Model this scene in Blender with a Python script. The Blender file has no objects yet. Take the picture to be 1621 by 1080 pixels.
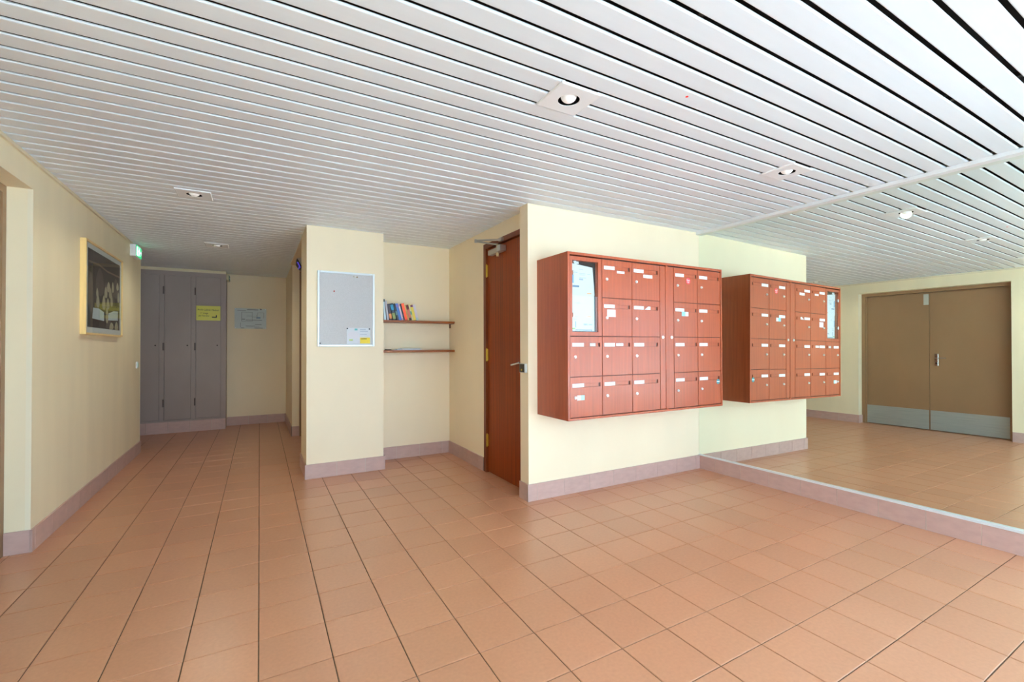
import bpy, bmesh, math, random
from mathutils import Matrix, Vector
random.seed(7)
SC = bpy.context.scene
COL = SC.collection

# ------------------------------------------------------------------ camera
YAW, PITCH, ROLL, FPX = 0.5099, 0.0111, -0.0032, 726.1
CAM = Vector((-1.754, -2.893, 1.142))
fwd = Vector((math.sin(YAW), math.cos(YAW), 0)); rgt = Vector((math.cos(YAW), -math.sin(YAW), 0)); upv = Vector((0, 0, 1))
f2 = fwd * math.cos(PITCH) + upv * math.sin(PITCH); u2 = upv * math.cos(PITCH) - fwd * math.sin(PITCH)
r3 = rgt * math.cos(ROLL) + u2 * math.sin(ROLL); u3 = u2 * math.cos(ROLL) - rgt * math.sin(ROLL)
cd = bpy.data.cameras.new('camera'); cam = bpy.data.objects.new('camera', cd); COL.objects.link(cam)
cd.sensor_width = 36; cd.lens = FPX / 1621 * 36; cd.clip_start = 0.02
cam.matrix_world = Matrix(((r3.x, u3.x, -f2.x, CAM.x), (r3.y, u3.y, -f2.y, CAM.y), (r3.z, u3.z, -f2.z, CAM.z), (0, 0, 0, 1)))
SC.camera = cam

# ------------------------------------------------------------------ world, daylight, exposure
wd = bpy.data.worlds.new('overcast_sky'); SC.world = wd; wd.use_nodes = True
bg = wd.node_tree.nodes['Background']; bg.inputs[0].default_value = (0.575, 0.775, 1.02, 1); bg.inputs[1].default_value = 8.8
pd = bpy.data.lights.new('entrance_portal', 'AREA'); pd.shape = 'RECTANGLE'; pd.size = 4.05; pd.size_y = 2.1; pd.cycles.is_portal = True
po = bpy.data.objects.new('entrance_portal', pd); COL.objects.link(po); po.location = (-0.175, -4.32, 1.08); po.rotation_euler = (math.pi / 2, 0, 0)
pd2 = pd.copy(); pd2.size = 1.2; po2 = bpy.data.objects.new('side_portal', pd2); COL.objects.link(po2); po2.location = (1.93, -3.6, 1.05); po2.rotation_euler = (math.pi / 2, 0, math.pi / 2)
sd = bpy.data.lights.new('sun', 'SUN'); sd.energy = 158.0; sd.angle = math.radians(3); sd.color = (0.585, 0.77, 1.0)
so = bpy.data.objects.new('sun', sd); COL.objects.link(so); so.location = (3, 6, 9); so.rotation_euler = (math.radians(-28), math.radians(-5), 0)   # from behind the building: lights the forecourt, never enters
SC.view_settings.view_transform = 'Standard'; SC.view_settings.look = 'None'
SC.view_settings.exposure = 0.03; SC.view_settings.gamma = 1.0; SC.view_settings.use_curve_mapping = False
SC.cycles.max_bounces = 14; SC.cycles.diffuse_bounces = 8; SC.cycles.glossy_bounces = 6

# ------------------------------------------------------------------ materials
def lin(r, g, b): return tuple(((c / 255) / 12.92 if c / 255 <= 0.04045 else ((c / 255 + 0.055) / 1.055) ** 2.4) for c in (r, g, b)) + (1,)
MATS = {}
def mat(name, rgb, rough=0.5, metal=0.0, spec=0.5, emit=None, estr=0.0, noise=None, bump=None, rand=0.0, coat=0.0):
    """noise = (scale xyz, detail, low factor, high factor): multiplies the colour; bump = (scale, strength)"""
    if name in MATS: return MATS[name]
    m = bpy.data.materials.new(name); m.use_nodes = True; nt = m.node_tree; N = nt.nodes; L = nt.links
    b = N['Principled BSDF']; c = lin(*rgb) if max(rgb) > 1 else tuple(rgb) + (1,)
    b.inputs['Base Color'].default_value = c; b.inputs['Roughness'].default_value = rough; b.inputs['Metallic'].default_value = metal
    b.inputs['Specular IOR Level'].default_value = spec; b.inputs['Coat Weight'].default_value = coat; b.inputs['Coat Roughness'].default_value = 0.24
    if emit: b.inputs['Emission Color'].default_value = lin(*emit); b.inputs['Emission Strength'].default_value = estr
    geo = N.new('ShaderNodeNewGeometry') if (noise or bump) else None
    col = None
    if noise:
        mp = N.new('ShaderNodeMapping'); mp.inputs['Scale'].default_value = noise[0]; L.new(geo.outputs['Position'], mp.inputs[0])
        nz = N.new('ShaderNodeTexNoise'); nz.inputs['Scale'].default_value = 1; nz.inputs['Detail'].default_value = noise[1]; L.new(mp.outputs[0], nz.inputs['Vector'])
        rp = N.new('ShaderNodeMapRange'); rp.inputs[1].default_value = 0.3; rp.inputs[2].default_value = 0.7; rp.inputs[3].default_value = noise[2]; rp.inputs[4].default_value = noise[3]
        L.new(nz.outputs[0], rp.inputs[0])
        mx = N.new('ShaderNodeVectorMath'); mx.operation = 'SCALE'; mx.inputs[0].default_value = c[:3]; L.new(rp.outputs[0], mx.inputs['Scale']); col = mx.outputs[0]
    if rand:
        oi = N.new('ShaderNodeObjectInfo'); rr = N.new('ShaderNodeMapRange'); rr.inputs[3].default_value = 1 - rand; rr.inputs[4].default_value = 1 + rand
        L.new(oi.outputs['Random'], rr.inputs[0])
        m2 = N.new('ShaderNodeVectorMath'); m2.operation = 'SCALE'; L.new(rr.outputs[0], m2.inputs['Scale'])
        if col: L.new(col, m2.inputs[0])
        else: m2.inputs[0].default_value = c[:3]
        col = m2.outputs[0]
    if col: L.new(col, b.inputs['Base Color'])
    if bump:
        n2 = N.new('ShaderNodeTexNoise'); n2.inputs['Scale'].default_value = bump[0]; n2.inputs['Detail'].default_value = 3; L.new(geo.outputs['Position'], n2.inputs['Vector'])
        bp = N.new('ShaderNodeBump'); bp.inputs['Strength'].default_value = bump[1]; bp.inputs['Distance'].default_value = 0.002; L.new(n2.outputs[0], bp.inputs['Height']); L.new(bp.outputs[0], b.inputs['Normal'])
    MATS[name] = m; return m
def glass_mat(name, tint=(1, 1, 1, 1), ior=1.5):
    if name in MATS: return MATS[name]
    m = bpy.data.materials.new(name); m.use_nodes = True; nt = m.node_tree; N = nt.nodes; L = nt.links
    N.remove(N['Principled BSDF']); t = N.new('ShaderNodeBsdfTransparent'); t.inputs[0].default_value = tint
    g = N.new('ShaderNodeBsdfGlossy'); g.inputs['Roughness'].default_value = 0.01; fr = N.new('ShaderNodeFresnel'); fr.inputs[0].default_value = ior
    ge = N.new('ShaderNodeNewGeometry'); iv = N.new('ShaderNodeMath'); iv.operation = 'SUBTRACT'; iv.inputs[0].default_value = 1.0; L.new(ge.outputs['Backfacing'], iv.inputs[1])
    ml = N.new('ShaderNodeMath'); ml.operation = 'MULTIPLY'; L.new(fr.outputs[0], ml.inputs[0]); L.new(iv.outputs[0], ml.inputs[1])   # reflect at the outer face of a thin pane only
    mx = N.new('ShaderNodeMixShader'); L.new(ml.outputs[0], mx.inputs[0]); L.new(t.outputs[0], mx.inputs[1]); L.new(g.outputs[0], mx.inputs[2]); L.new(mx.outputs[0], N['Material Output'].inputs[0])
    MATS[name] = m; return m
def wood(name, rgb, rough, lo, hi, sc=(55, 55, 2.2), coat=0.0, spec=0.4):
    return mat(name, rgb, rough=rough, spec=spec, noise=(sc, 6, lo, hi), bump=(220, 0.04), coat=coat)

WALL = mat('cream_wall_paint', (246, 230, 197), rough=0.55, noise=((1.3, 1.3, 0.7), 4, 0.95, 1.03), bump=(170, 0.12))
WALLL = mat('smudged_cream_paint', (244, 230, 194), rough=0.55, noise=((1.2, 3.2, 0.5), 5, 0.92, 1.03), bump=(170, 0.12))
SLAT = mat('white_slat_lacquer', (234, 243, 249), rough=0.42, noise=((0.8, 30, 5), 2, 0.985, 1.01))
PLENUM = mat('dark_ceiling_void', (28, 22, 20), rough=0.9)
TILE = mat('terracotta_tile', (195, 139, 105), rough=0.3, spec=0.8, noise=((70, 70, 70), 5, 0.95, 1.05), rand=0.045, bump=(400, 0.04))
GROUT = mat('dark_grout', (104, 84, 62), rough=0.85, noise=((60, 60, 60), 3, 0.8, 1.1))
SKIRT = mat('mauve_skirting_tile', (196, 163, 152), rough=0.4, noise=((14, 14, 30), 5, 0.93, 1.05), rand=0.03)
SKG = mat('skirting_grout', (196, 182, 168), rough=0.8)
MAHOG = wood('mahogany_veneer', (164, 72, 36), 0.5, 0.82, 1.12, coat=0.7, spec=0.2)
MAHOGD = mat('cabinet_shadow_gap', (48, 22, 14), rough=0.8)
DOORW = wood('dark_striped_door_veneer', (146, 60, 8), 0.45, 0.55, 1.2, sc=(70, 70, 0.8), spec=0.2)
FRAMEW = wood('dark_door_frame', (120, 52, 14), 0.35, 0.8, 1.1)
SHELFW = wood('shelf_wood', (146, 78, 28), 0.4, 0.85, 1.1, sc=(3, 60, 60))
TAUPE = mat('taupe_cupboard_paint', (160, 143, 133), rough=0.45, noise=((3, 3, 1.5), 3, 0.95, 1.04))
BROWN = mat('brown_door_paint', (146, 112, 78), rough=0.42, noise=((2.5, 2.5, 1.4), 5, 0.94, 1.05))
STEEL = mat('brushed_steel', (190, 192, 190), rough=0.32, metal=0.85, noise=((2, 2, 160), 3, 0.9, 1.05))
KICK = mat('steel_kick_plate', (172, 178, 172), rough=0.45, metal=0.5, noise=((2, 3, 120), 3, 0.92, 1.05))
CHROME = mat('polished_metal', (215, 215, 212), rough=0.2, metal=1.0)
BRASS = mat('brass', (205, 175, 70), rough=0.3, metal=0.9)
LOCKM = mat('pale_lock_metal', (238, 240, 238), rough=0.3, metal=0.3)
ALU = mat('white_aluminium', (226, 234, 236), rough=0.35, metal=0.2)
WHITE = mat('white_plastic', (238, 240, 242), rough=0.4)
PAPER = mat('white_paper', (222, 228, 234), rough=0.7)
BLACK = mat('black_plastic', (22, 22, 24), rough=0.5)
MIRROR = mat('mirror_silver', (0.86, 0.93, 0.87), rough=0.0, metal=1.0)
GLASS = glass_mat('clear_glass', (0.96, 0.98, 0.97, 1))

# ------------------------------------------------------------------ mesh helpers
WC = {}
def bx(bm, lo, hi, cham=0.0):
    x0, y0, z0 = lo; x1, y1, z1 = hi
    if x1 < x0: x0, x1 = x1, x0
    if y1 < y0: y0, y1 = y1, y0
    if z1 < z0: z0, z1 = z1, z0
    vs = [bm.verts.new(p) for p in ((x0, y0, z0), (x1, y0, z0), (x1, y1, z0), (x0, y1, z0), (x0, y0, z1), (x1, y0, z1), (x1, y1, z1), (x0, y1, z1))]
    fs = [bm.faces.new([vs[i] for i in f]) for f in ((3, 2, 1, 0), (4, 5, 6, 7), (0, 1, 5, 4), (1, 2, 6, 5), (2, 3, 7, 6), (3, 0, 4, 7))]
    if cham:
        es = list({e for f in fs for e in f.edges})
        bmesh.ops.bevel(bm, geom=es, offset=cham, segments=1, affect='EDGES', profile=0.5)
    return vs
def cyl(bm, p, q, r, n=16, r2=None):
    p, q = Vector(p), Vector(q); d = (q - p); a = d.to_track_quat('Z', 'Y').to_matrix()
    r2 = r if r2 is None else r2
    A, B = [], []
    for i in range(n):
        t = 2 * math.pi * i / n; v = Vector((math.cos(t), math.sin(t), 0))
        A.append(bm.verts.new(p + a @ (v * r))); B.append(bm.verts.new(q + a @ (v * r2)))
    for i in range(n):
        j = (i + 1) % n; bm.faces.new((A[i], A[j], B[j], B[i]))
    bm.faces.new(A[::-1]); bm.faces.new(B)
def prism(bm, pts, axis, a0, a1):
    """polygon pts (2D) extruded along axis ('x','y','z') from a0 to a1"""
    def P(u, v, a): return {'x': (a, u, v), 'y': (u, a, v), 'z': (u, v, a)}[axis]
    A = [bm.verts.new(P(u, v, a0)) for u, v in pts]; B = [bm.verts.new(P(u, v, a1)) for u, v in pts]
    n = len(pts)
    for i in range(n): bm.faces.new((A[i], A[(i + 1) % n], B[(i + 1) % n], B[i]))
    bm.faces.new(A[::-1]); bm.faces.new(B)
def obj(name, bm, m, parent=None, smooth=False):
    bmesh.ops.recalc_face_normals(bm, faces=bm.faces)
    c = Vector((0, 0, 0)); lo = Vector((1e9,) * 3); hi = -lo
    for v in bm.verts:
        for k in range(3): lo[k] = min(lo[k], v.co[k]); hi[k] = max(hi[k], v.co[k])
    c = (lo + hi) / 2; c.z = lo.z
    for v in bm.verts: v.co -= c
    me = bpy.data.meshes.new(name); bm.to_mesh(me); bm.free()
    me.materials.append(m)
    if smooth:
        for p in me.polygons: p.use_smooth = True
    o = bpy.data.objects.new(name, me); COL.objects.link(o); WC[o] = c
    if parent: o.parent = parent; o.location = c - WC[parent]
    else: o.location = c
    return o
def B(name, lo, hi, m, parent=None, cham=0.0):
    bm = bmesh.new(); bx(bm, lo, hi, cham); return obj(name, bm, m, parent)
def Bs(name, boxes, m, parent=None, cham=0.0):
    bm = bmesh.new()
    for lo, hi in boxes: bx(bm, lo, hi, cham)
    return obj(name, bm, m, parent)
def inst(name, me, loc, parent):
    o = bpy.data.objects.new(name, me); COL.objects.link(o); WC[o] = Vector(loc); o.parent = parent; o.location = Vector(loc) - WC[parent]; return o
def tag(o, label, cat=None, group=None, kind=None):
    o['label'] = label
    if cat: o['category'] = cat
    if group: o['group'] = group
    if kind: o['kind'] = kind
    return o
def struct(o, label): return tag(o, label, kind='structure')
def thing(name, label, cat, loc, group=None):
    o = bpy.data.objects.new(name, None); COL.objects.link(o); o.location = loc; o.empty_display_size = 0.05; WC[o] = Vector(loc); return tag(o, label, cat, group)
def text_bm(s, size, origin, ux, uz, nrm, thick=0.0006, align='LEFT', width=None):
    """lettering as a thin raised mesh: ux = reading direction, uz = up, nrm = outward"""
    cu = bpy.data.curves.new('lettering', 'FONT'); cu.body = s; cu.size = size; cu.align_x = align; cu.resolution_u = 2; cu.extrude = thick / 2
    to = bpy.data.objects.new('lettering', cu); me = bpy.data.meshes.new_from_object(to)
    bpy.data.objects.remove(to); bpy.data.curves.remove(cu)
    bm = bmesh.new(); bm.from_mesh(me); bpy.data.meshes.remove(me)
    ux, uz, nrm, origin = Vector(ux), Vector(uz), Vector(nrm), Vector(origin)
    xs = [v.co.x for v in bm.verts]; k = 1.0
    if width and xs: k = width / max(1e-6, max(xs) - min(xs))
    for v in bm.verts: v.co = origin + ux * (v.co.x * k) + uz * v.co.y + nrm * (v.co.z + thick / 2)
    return bm

# ------------------------------------------------------------------ the setting
W = 1.864; XL = -2.851; H = 2.2
struct(B('floor', (-3.8, -4.6, -0.12), (2.15, 5.15, -0.0035), GROUT), 'terracotta tiled lobby floor'); FLOOR = bpy.data.objects['floor']
struct(B('ceiling', (-3.8, -4.6, 2.262), (2.15, 5.15, 2.4), PLENUM), 'white linear slat ceiling over the lobby'); CEIL = bpy.data.objects['ceiling']

T = 2.1995
wl = Bs('wall_left', [((-3.0, -4.32, 0), (XL, -1.005, T)), ((-3.0, -1.005, 2.035), (XL, 0.675, T)), ((-3.0, 0.675, 0), (XL, 3.446, T))], WALLL)
struct(wl, 'cream left wall with the picture and the double door recess')
struct(B('wall_shell_left', (-3.78, -4.6, 0), (-3.62, 5.1, 2.262), WALL), 'unseen shell wall behind the left wall, added against light leaks')  # added shell side, keeps outside light from leaking in
struct(B('wall_back', (-3.62, 4.94, 0), (2.1, 5.1, 2.262), WALL), 'cream wall at the end of the corridor')
struct(Bs('wall_right', [((1.925, -3.0, 0), (2.1, 4.94, 2.262)), ((1.925, -4.2, 2.13), (2.1, -3.0, 2.262)), ((1.925, -4.6, 0), (2.1, -4.2, 2.262))], WALL), 'wall behind the big mirror')
wc = Bs('wall_center', [((0, 0, 0), (1.92, 0.116, T)), ((0.22, 0.116, 0), (1.92, 4.93, T)), ((0.079, 0.905, 0), (0.22, 1.777, T)), ((0.079, 0.116, 2.072), (0.22, 0.905, T))], WALL)
struct(wc, 'cream wall carrying the mailboxes')
struct(B('wall_niche', (-0.711, 1.777, 0), (0.22, 2.0, T), WALL), 'cream back wall of the shelf niche')
struct(Bs('wall_pillar', [((-1.369, 1.432, 0), (-0.711, 1.95, T))], WALL), 'cream pillar with the notice board')
struct(Bs('wall_corridor', [((-1.345, 3.6, 0), (-0.9, 4.935, T)), ((-1.2, 1.95, 0), (-0.9, 3.6, T)), ((-1.366, 1.95, 2.188), (-1.2, 3.6, T))], WALL), 'cream corridor wall around the recessed door')
# rear wall behind the camera, with the glazed entrance
struct(Bs('wall_rear', [((-3.62, -4.5, 0), (-2.2, -4.32, 2.262)), ((-2.2, -4.5, 2.13), (1.85, -4.32, 2.262)), ((1.85, -4.5, 0), (1.925, -4.32, 2.262))], WALL), 'wall with the glazed entrance')
win = thing('window_1', 'glazed entrance front behind the viewer', None, (0.16, -4.41, 0)); win['kind'] = 'structure'
for i, x in enumerate((-2.2, -1.2, -0.2, 0.8, 1.80)): B('window_post', (x, -4.44, 0.0), (x + 0.05, -4.38, 2.13), ALU, win)
for x0 in (-2.15, -1.15, -0.15, 0.85):
    B('rail', (x0, -4.44, 0.0), (x0 + 0.95, -4.38, 0.06), ALU, win); B('rail', (x0, -4.44, 2.07), (x0 + 0.95, -4.38, 2.13), ALU, win)
    B('pane', (x0, -4.415, 0.06), (x0 + 0.95, -4.405, 2.07), GLASS, win)
added_win = thing('added_side_window', 'assumed tall side window added to light the left wall, behind the viewer', None, (2.0, -3.6, 0)); added_win['kind'] = 'structure'  # unseen window, added to throw more light on left wall and floor
for y in (-4.2, -3.625, -3.05): B('window_post', (1.98, y, 0.0), (2.04, y + 0.05, 2.13), ALU, added_win)
for y0 in (-4.15, -3.575):
    B('rail', (1.98, y0, 0.0), (2.04, y0 + 0.525, 0.06), ALU, added_win); B('rail', (1.98, y0, 2.07), (2.04, y0 + 0.525, 2.13), ALU, added_win); B('pane', (2.005, y0, 0.06), (2.015, y0 + 0.525, 2.07), GLASS, added_win)
gr = Bs('ground', [((-14, -24, -0.14), (14, -4.62, -0.12)), ((2.17, -4.62, -0.14), (14, 6, -0.12))], mat('pale_paving', (176, 172, 165), rough=0.8, noise=((3, 3, 3), 4, 0.9, 1.05)))
struct(gr, 'pale paving outside the entrance')

# ---- floor tiles: each its own piece; the largest 300 in view single, the rest one mesh
PX, PY, SX, SY = 0.2405, 0.2472, 0.0100, 0.0070       # pitch and slight skew of the laid grid
def gpt(i, j): return Vector((-1.742 + i * PX + SY * j * PY, -1.09 + j * PY + SX * i * PX, 0))
def project(p):
    d = Vector(p) - CAM; z = d.dot(f2)
    if z < 0.05: return None
    return 810.5 + FPX * d.dot(r3) / z, 540 - FPX * d.dot(u3) / z
SOLID = [(-3.8, 3.0, -2.99, 0), (-3.0, -4.4, XL, -1.0), (-3.0, 0.68, XL, 3.446), (0, 0, 1.95, 5), (-0.711, 1.777, 0.3, 5), (-1.369, 1.432, -0.711, 2), (-1.34, 3.6, -0.7, 5), (-1.2, 1.9, -0.7, 3.7), (-3.7, 4.66, -2.12, 5)]
def tile_mesh(bm, o=Vector((0, 0, 0))):
    g = 0.0021; a = gpt(0, 0); eX = gpt(1, 0) - a; eY = gpt(0, 1) - a; gx = g / PX; gy = g / PY
    def q(u, v, z): p = eX * (u - 0.5) + eY * (v - 0.5); return (p.x + o.x, p.y + o.y, z)
    c = 0.006
    lo = [bm.verts.new(q(u, v, -0.008)) for u, v in ((gx, gy), (1 - gx, gy), (1 - gx, 1 - gy), (gx, 1 - gy))]
    md = [bm.verts.new(q(u, v, -0.0012)) for u, v in ((gx, gy), (1 - gx, gy), (1 - gx, 1 - gy), (gx, 1 - gy))]
    tp = [bm.verts.new(q(u, v, 0)) for u, v in ((gx + c, gy + c), (1 - gx - c, gy + c), (1 - gx - c, 1 - gy - c), (gx + c, 1 - gy - c))]
    for A, C in ((lo, md), (md, tp)):
        for k in range(4): bm.faces.new((A[k], A[(k + 1) % 4], C[(k + 1) % 4], C[k]))
    bm.faces.new(tp)
cand = []
for i in range(-8, 16):
    for j in range(-14, 26):
        c4 = [gpt(i, j), gpt(i + 1, j), gpt(i + 1, j + 1), gpt(i, j + 1)]; c = sum(c4, Vector()) / 4
        xs = [p.x for p in c4]; ys = [p.y for p in c4]
        if min(xs) > 1.86 or max(xs) < -3.6 or max(ys) < -4.35 or min(ys) > 4.94: continue
        if any(s[0] <= min(xs) and s[2] >= max(xs) and s[1] <= min(ys) and s[3] >= max(ys) for s in SOLID): continue
        area = 0; ps = [project(p) for p in c4]
        if all(ps):
            ctr = project(c)
            if -60 < ctr[0] < 1680 and ctr[1] < 1140:
                area = abs(sum(ps[k][0] * ps[(k + 1) % 4][1] - ps[(k + 1) % 4][0] * ps[k][1] for k in range(4))) / 2
        cand.append((area, c))
cand.sort(key=lambda t: -t[0])
bm = bmesh.new(); tile_mesh(bm); bmesh.ops.recalc_face_normals(bm, faces=bm.faces); TM = bpy.data.meshes.new('floor_tile'); bm.to_mesh(TM); bm.free(); TM.materials.append(TILE)
for a, c in cand[:300]: inst('floor_tile', TM, c, FLOOR)
bm = bmesh.new()
for a, c in cand[300:]: tile_mesh(bm, c)
rest = obj('floor_tile_field', bm, TILE, FLOOR); rest['kind'] = 'stuff'; rest['label'] = 'terracotta floor tiles beyond the nearest ones'

# ---- ceiling slats (each its own piece): folded metal strip with rounded edges
SP, SKEW = 0.1008, 0.0115
def slat_profile(w=0.0845):
    h = w / 2; return [(-h + 0.006, 0.0092), (-h + 0.0008, 0.0084), (-h, 0.005), (-h + 0.0016, 0.0014), (-h + 0.005, 0), (h - 0.005, 0), (h - 0.0016, 0.0014), (h, 0.005), (h - 0.0008, 0.0084), (h - 0.006, 0.0092)]
X0, X1 = -3.6, W + 0.045
def slat_mesh(xa, xb, xm):
    bm = bmesh.new(); pr = slat_profile(); A = [bm.verts.new((xa - xm, y + SKEW * (xa - xm), z)) for y, z in pr]; Bv = [bm.verts.new((xb - xm, y + SKEW * (xb - xm), z)) for y, z in pr]
    for k in range(len(pr)): bm.faces.new((A[k], A[(k + 1) % len(pr)], Bv[(k + 1) % len(pr)], Bv[k]))
    bm.faces.new(A); bm.faces.new(Bv[::-1]); bmesh.ops.recalc_face_normals(bm, faces=bm.faces)
    me = bpy.data.meshes.new('ceiling_slat'); bm.to_mesh(me); bm.free(); me.materials.append(SLAT); return me
XM = (X0 + X1) / 2; SM = slat_mesh(X0, X1, XM)
# gap centred at y = -1.403 at x = 0  ->  slat centres half a pitch away
k = -29; CUTM = {}
DLS = [(-0.586, -1.309), (1.066, -1.285), (-2.126, 0.935), (-2.105, 2.747), (-2.16, -1.32)]
while True:
    y = -1.403 + SP * (k + 0.5) + SKEW * XM
    if y > 4.92: break
    if y > -4.28:
        cuts = sorted(x for x, yd in DLS if abs(y + SKEW * (x - XM) - yd) < 0.09)      # slats stop at the downlight housings
        if not cuts: inst('ceiling_slat', SM, (XM, y, H), CEIL)
        else:
            ends = [X0] + [e for x in cuts for e in (x - 0.085, x + 0.085)] + [X1]
            for a, b in zip(ends[0::2], ends[1::2]):
                m_ = (a + b) / 2; key = (round(a, 3), round(b, 3))
                if key not in CUTM: CUTM[key] = slat_mesh(a, b, m_)
                inst('ceiling_slat', CUTM[key], (m_, y + SKEW * (m_ - XM), H), CEIL)
    k += 1
for x in (-3.3, -1.9, -0.5, 0.9, 1.8): B('slat_carrier', (x - 0.012, -4.3, H + 0.0094), (x + 0.012, 4.93, H + 0.03), PLENUM, CEIL)

# ---- trims
struct(B('trim_1', (XL, -4.3, 2.181), (XL + 0.014, 3.446, 2.1995), mat('cream_trim', (226, 214, 184), rough=0.5)), 'pale edge angle between left wall and ceiling')
def mx(y, z): return W - 0.0095 * y + 0.0091 * (z - 1.1)
struct(B('trim_2', (W - 0.028, -3.0, 2.176), (1.925, -0.001, 2.1992), mat('white_trim', (232, 236, 236), rough=0.4)), 'white edge angle above the mirror')
tb = bmesh.new()
prism(tb, [(W - 0.014, -3.0), (W + 0.061, -3.0), (W + 0.05, -0.001), (W - 0.014, -0.001)], 'z', 0.1215, 0.135)
struct(obj('trim_3', tb, ALU), 'aluminium channel under the mirror')
for n, (y, s) in enumerate(((0.675, -1), (-1.005, 1))):
    struct(B('trim_%d' % (4 + n), (XL - 0.022, y, 0.124), (XL + 0.0015, y + s * 0.0025, 2.033), mat('corner_bead', (240, 230, 200), rough=0.45)), ('far', 'near')[n] + ' corner bead of the double door recess')
struct(B('trim_6', (XL - 0.02, 3.446, 0.0), (XL + 0.0015, 3.4485, 2.199), MATS['corner_bead']), 'corner bead at the far end of the left wall')

# ---- mirror
bm = bmesh.new()
def mv(y, z, o): return (mx(y, z) + o, y, z)
vs = [bm.verts.new(mv(y, z, o)) for o in (0, 0.005) for y, z in ((-0.002, 0.128), (-2.995, 0.128), (-2.995, 2.185), (-0.002, 2.185))]
for f in ((0, 1, 2, 3), (7, 6, 5, 4), (0, 4, 5, 1), (1, 5, 6, 2), (2, 6, 7, 3), (3, 7, 4, 0)): bm.faces.new([vs[i] for i in f])
tag(obj('wall_mirror', bm, MIRROR), 'huge frameless mirror covering the whole right wall', 'mirror')

# ---- skirting tiles
def skirting(name, label, p, q, nrm, joints, h=0.124, t=0.012):
    """straight run p->q (2D), outward normal nrm, joint positions measured along the run from p"""
    p, q, nrm = Vector(p), Vector(q), Vector(nrm); d = (q - p); Ln = d.length; d /= Ln
    def rect(bm, s0, s1, z0, z1, t0, t1):
        c = [p + d * s + nrm * o for s, o in ((s0, t0), (s1, t0), (s1, t1), (s0, t1))]
        prism(bm, [(v.x, v.y) for v in c], 'z', z0, z1)
    bm = bmesh.new(); rect(bm, 0, Ln, 0.0, h - 0.001, 0.0005, t - 0.0022)
    base = struct(obj(name, bm, SKG), label)
    js = [0] + [j for j in joints if 0.02 < j < Ln - 0.005] + [Ln]
    for a, b in zip(js[:-1], js[1:]):
        bm = bmesh.new(); rect(bm, a + (0.002 if a else 0), b - (0.002 if b < Ln else 0), 0.0005, h, 0.001, t)
        obj('skirting_tile', bm, SKIRT, base)
def run(start, step, n): return [start + step * k for k in range(n)]
skirting('baseboard_center', 'mauve tiled skirting under the mailboxes', (-0.012, 0), (W - 0.012, 0), (0, -1), [0.08] + run(0.322, 0.2475, 7))
skirting('baseboard_center_end', 'mauve skirting on the wall end beside the door', (0, 0.116), (0, 0), (-1, 0), [])
skirting('baseboard_right', 'mauve tiled skirting under the mirror', (W, -0.012), (W, -3.0), (-1, 0), run(0.161, 0.2478, 12), h=0.1215)
skirting('baseboard_niche', 'mauve skirting along the niche back', (-0.711, 1.777), (0.079, 1.777), (0, -1), run(0.21, 0.246, 4))
skirting('baseboard_niche_side', 'mauve skirting beside the wooden door', (0.079, 1.765), (0.079, 0.912), (-1, 0), run(0.24, 0.247, 4))
skirting('baseboard_pillar', 'mauve skirting around the pillar front', (-1.381, 1.432), (-0.699, 1.432), (0, -1), [0.258, 0.503])
skirting('baseboard_pillar_side', 'mauve skirting on the corridor side of the pillar', (-1.369, 1.95), (-1.369, 1.432), (-1, 0), [0.02, 0.268])
skirting('baseboard_pillar_niche', 'mauve skirting on the niche side of the pillar', (-0.711, 1.432), (-0.711, 1.765), (1, 0), [0.2])
skirting('baseboard_left', 'mauve tiled skirting along the left wall', (XL, 0.663), (XL, 3.446), (1, 0), [0.04] + run(0.29, 0.2475, 12))
skirting('baseboard_left_jamb', 'mauve skirting in the far reveal of the double door', (-2.955, 0.675), (XL, 0.675), (0, -1), [])
skirting('baseboard_left_near', 'mauve skirting on the left wall before the double door', (XL, -4.3), (XL, -1.005), (1, 0), run(0.2, 0.2475, 13))
skirting('baseboard_back', 'mauve skirting along the corridor end wall', (-2.115, 4.94), (-1.345, 4.94), (0, -1), [0.03] + run(0.275, 0.247, 3))
skirting('baseboard_corridor_jamb', 'mauve skirting on the corridor wall end', (-1.345, 3.6), (-1.235, 3.6), (0, -1), [])
skirting('baseboard_corridor', 'mauve skirting along the far corridor wall', (-1.345, 4.928), (-1.345, 3.588), (-1, 0), run(0.2, 0.2475, 5))

# ------------------------------------------------------------------ doors
# door_1: wooden niche door (in the side wall of the niche)
d1 = thing('door_1', 'dark striped wooden door with closer beside the mailboxes', None, (0.15, 0.5, 0)); d1['kind'] = 'structure'
B('frame_post', (0.072, 0.862, 0.0), (0.17, 0.905, 2.03), FRAMEW, d1); B('frame_post', (0.072, 0.117, 0.0), (0.17, 0.137, 2.03), FRAMEW, d1)
B('frame_head', (0.072, 0.117, 2.03), (0.17, 0.905, 2.072), FRAMEW, d1)
B('stop_bead', (0.150, 0.137, 0.0), (0.17, 0.862, 2.03), FRAMEW, d1)
leaf = B('door_leaf', (0.092, 0.142, 0.008), (0.132, 0.855, 2.022), DOORW, d1)
for z0, z1 in ((1.775, 1.88), (1.012, 1.115), (0.238, 0.342)):
    bm = bmesh.new(); cyl(bm, (0.082, 0.860, z0), (0.082, 0.860, z1), 0.0075, 10); cyl(bm, (0.082, 0.860, z0 - 0.008), (0.082, 0.860, z1 + 0.008), 0.0045, 8); bx(bm, (0.086, 0.85, z0), (0.0925, 0.87, z1)); obj('hinge', bm, BRASS, d1)
bm = bmesh.new(); cyl(bm, (0.092, 0.20, 1.005), (0.086, 0.20, 1.005), 0.024, 16); obj('rose', bm, CHROME, leaf)
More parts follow.
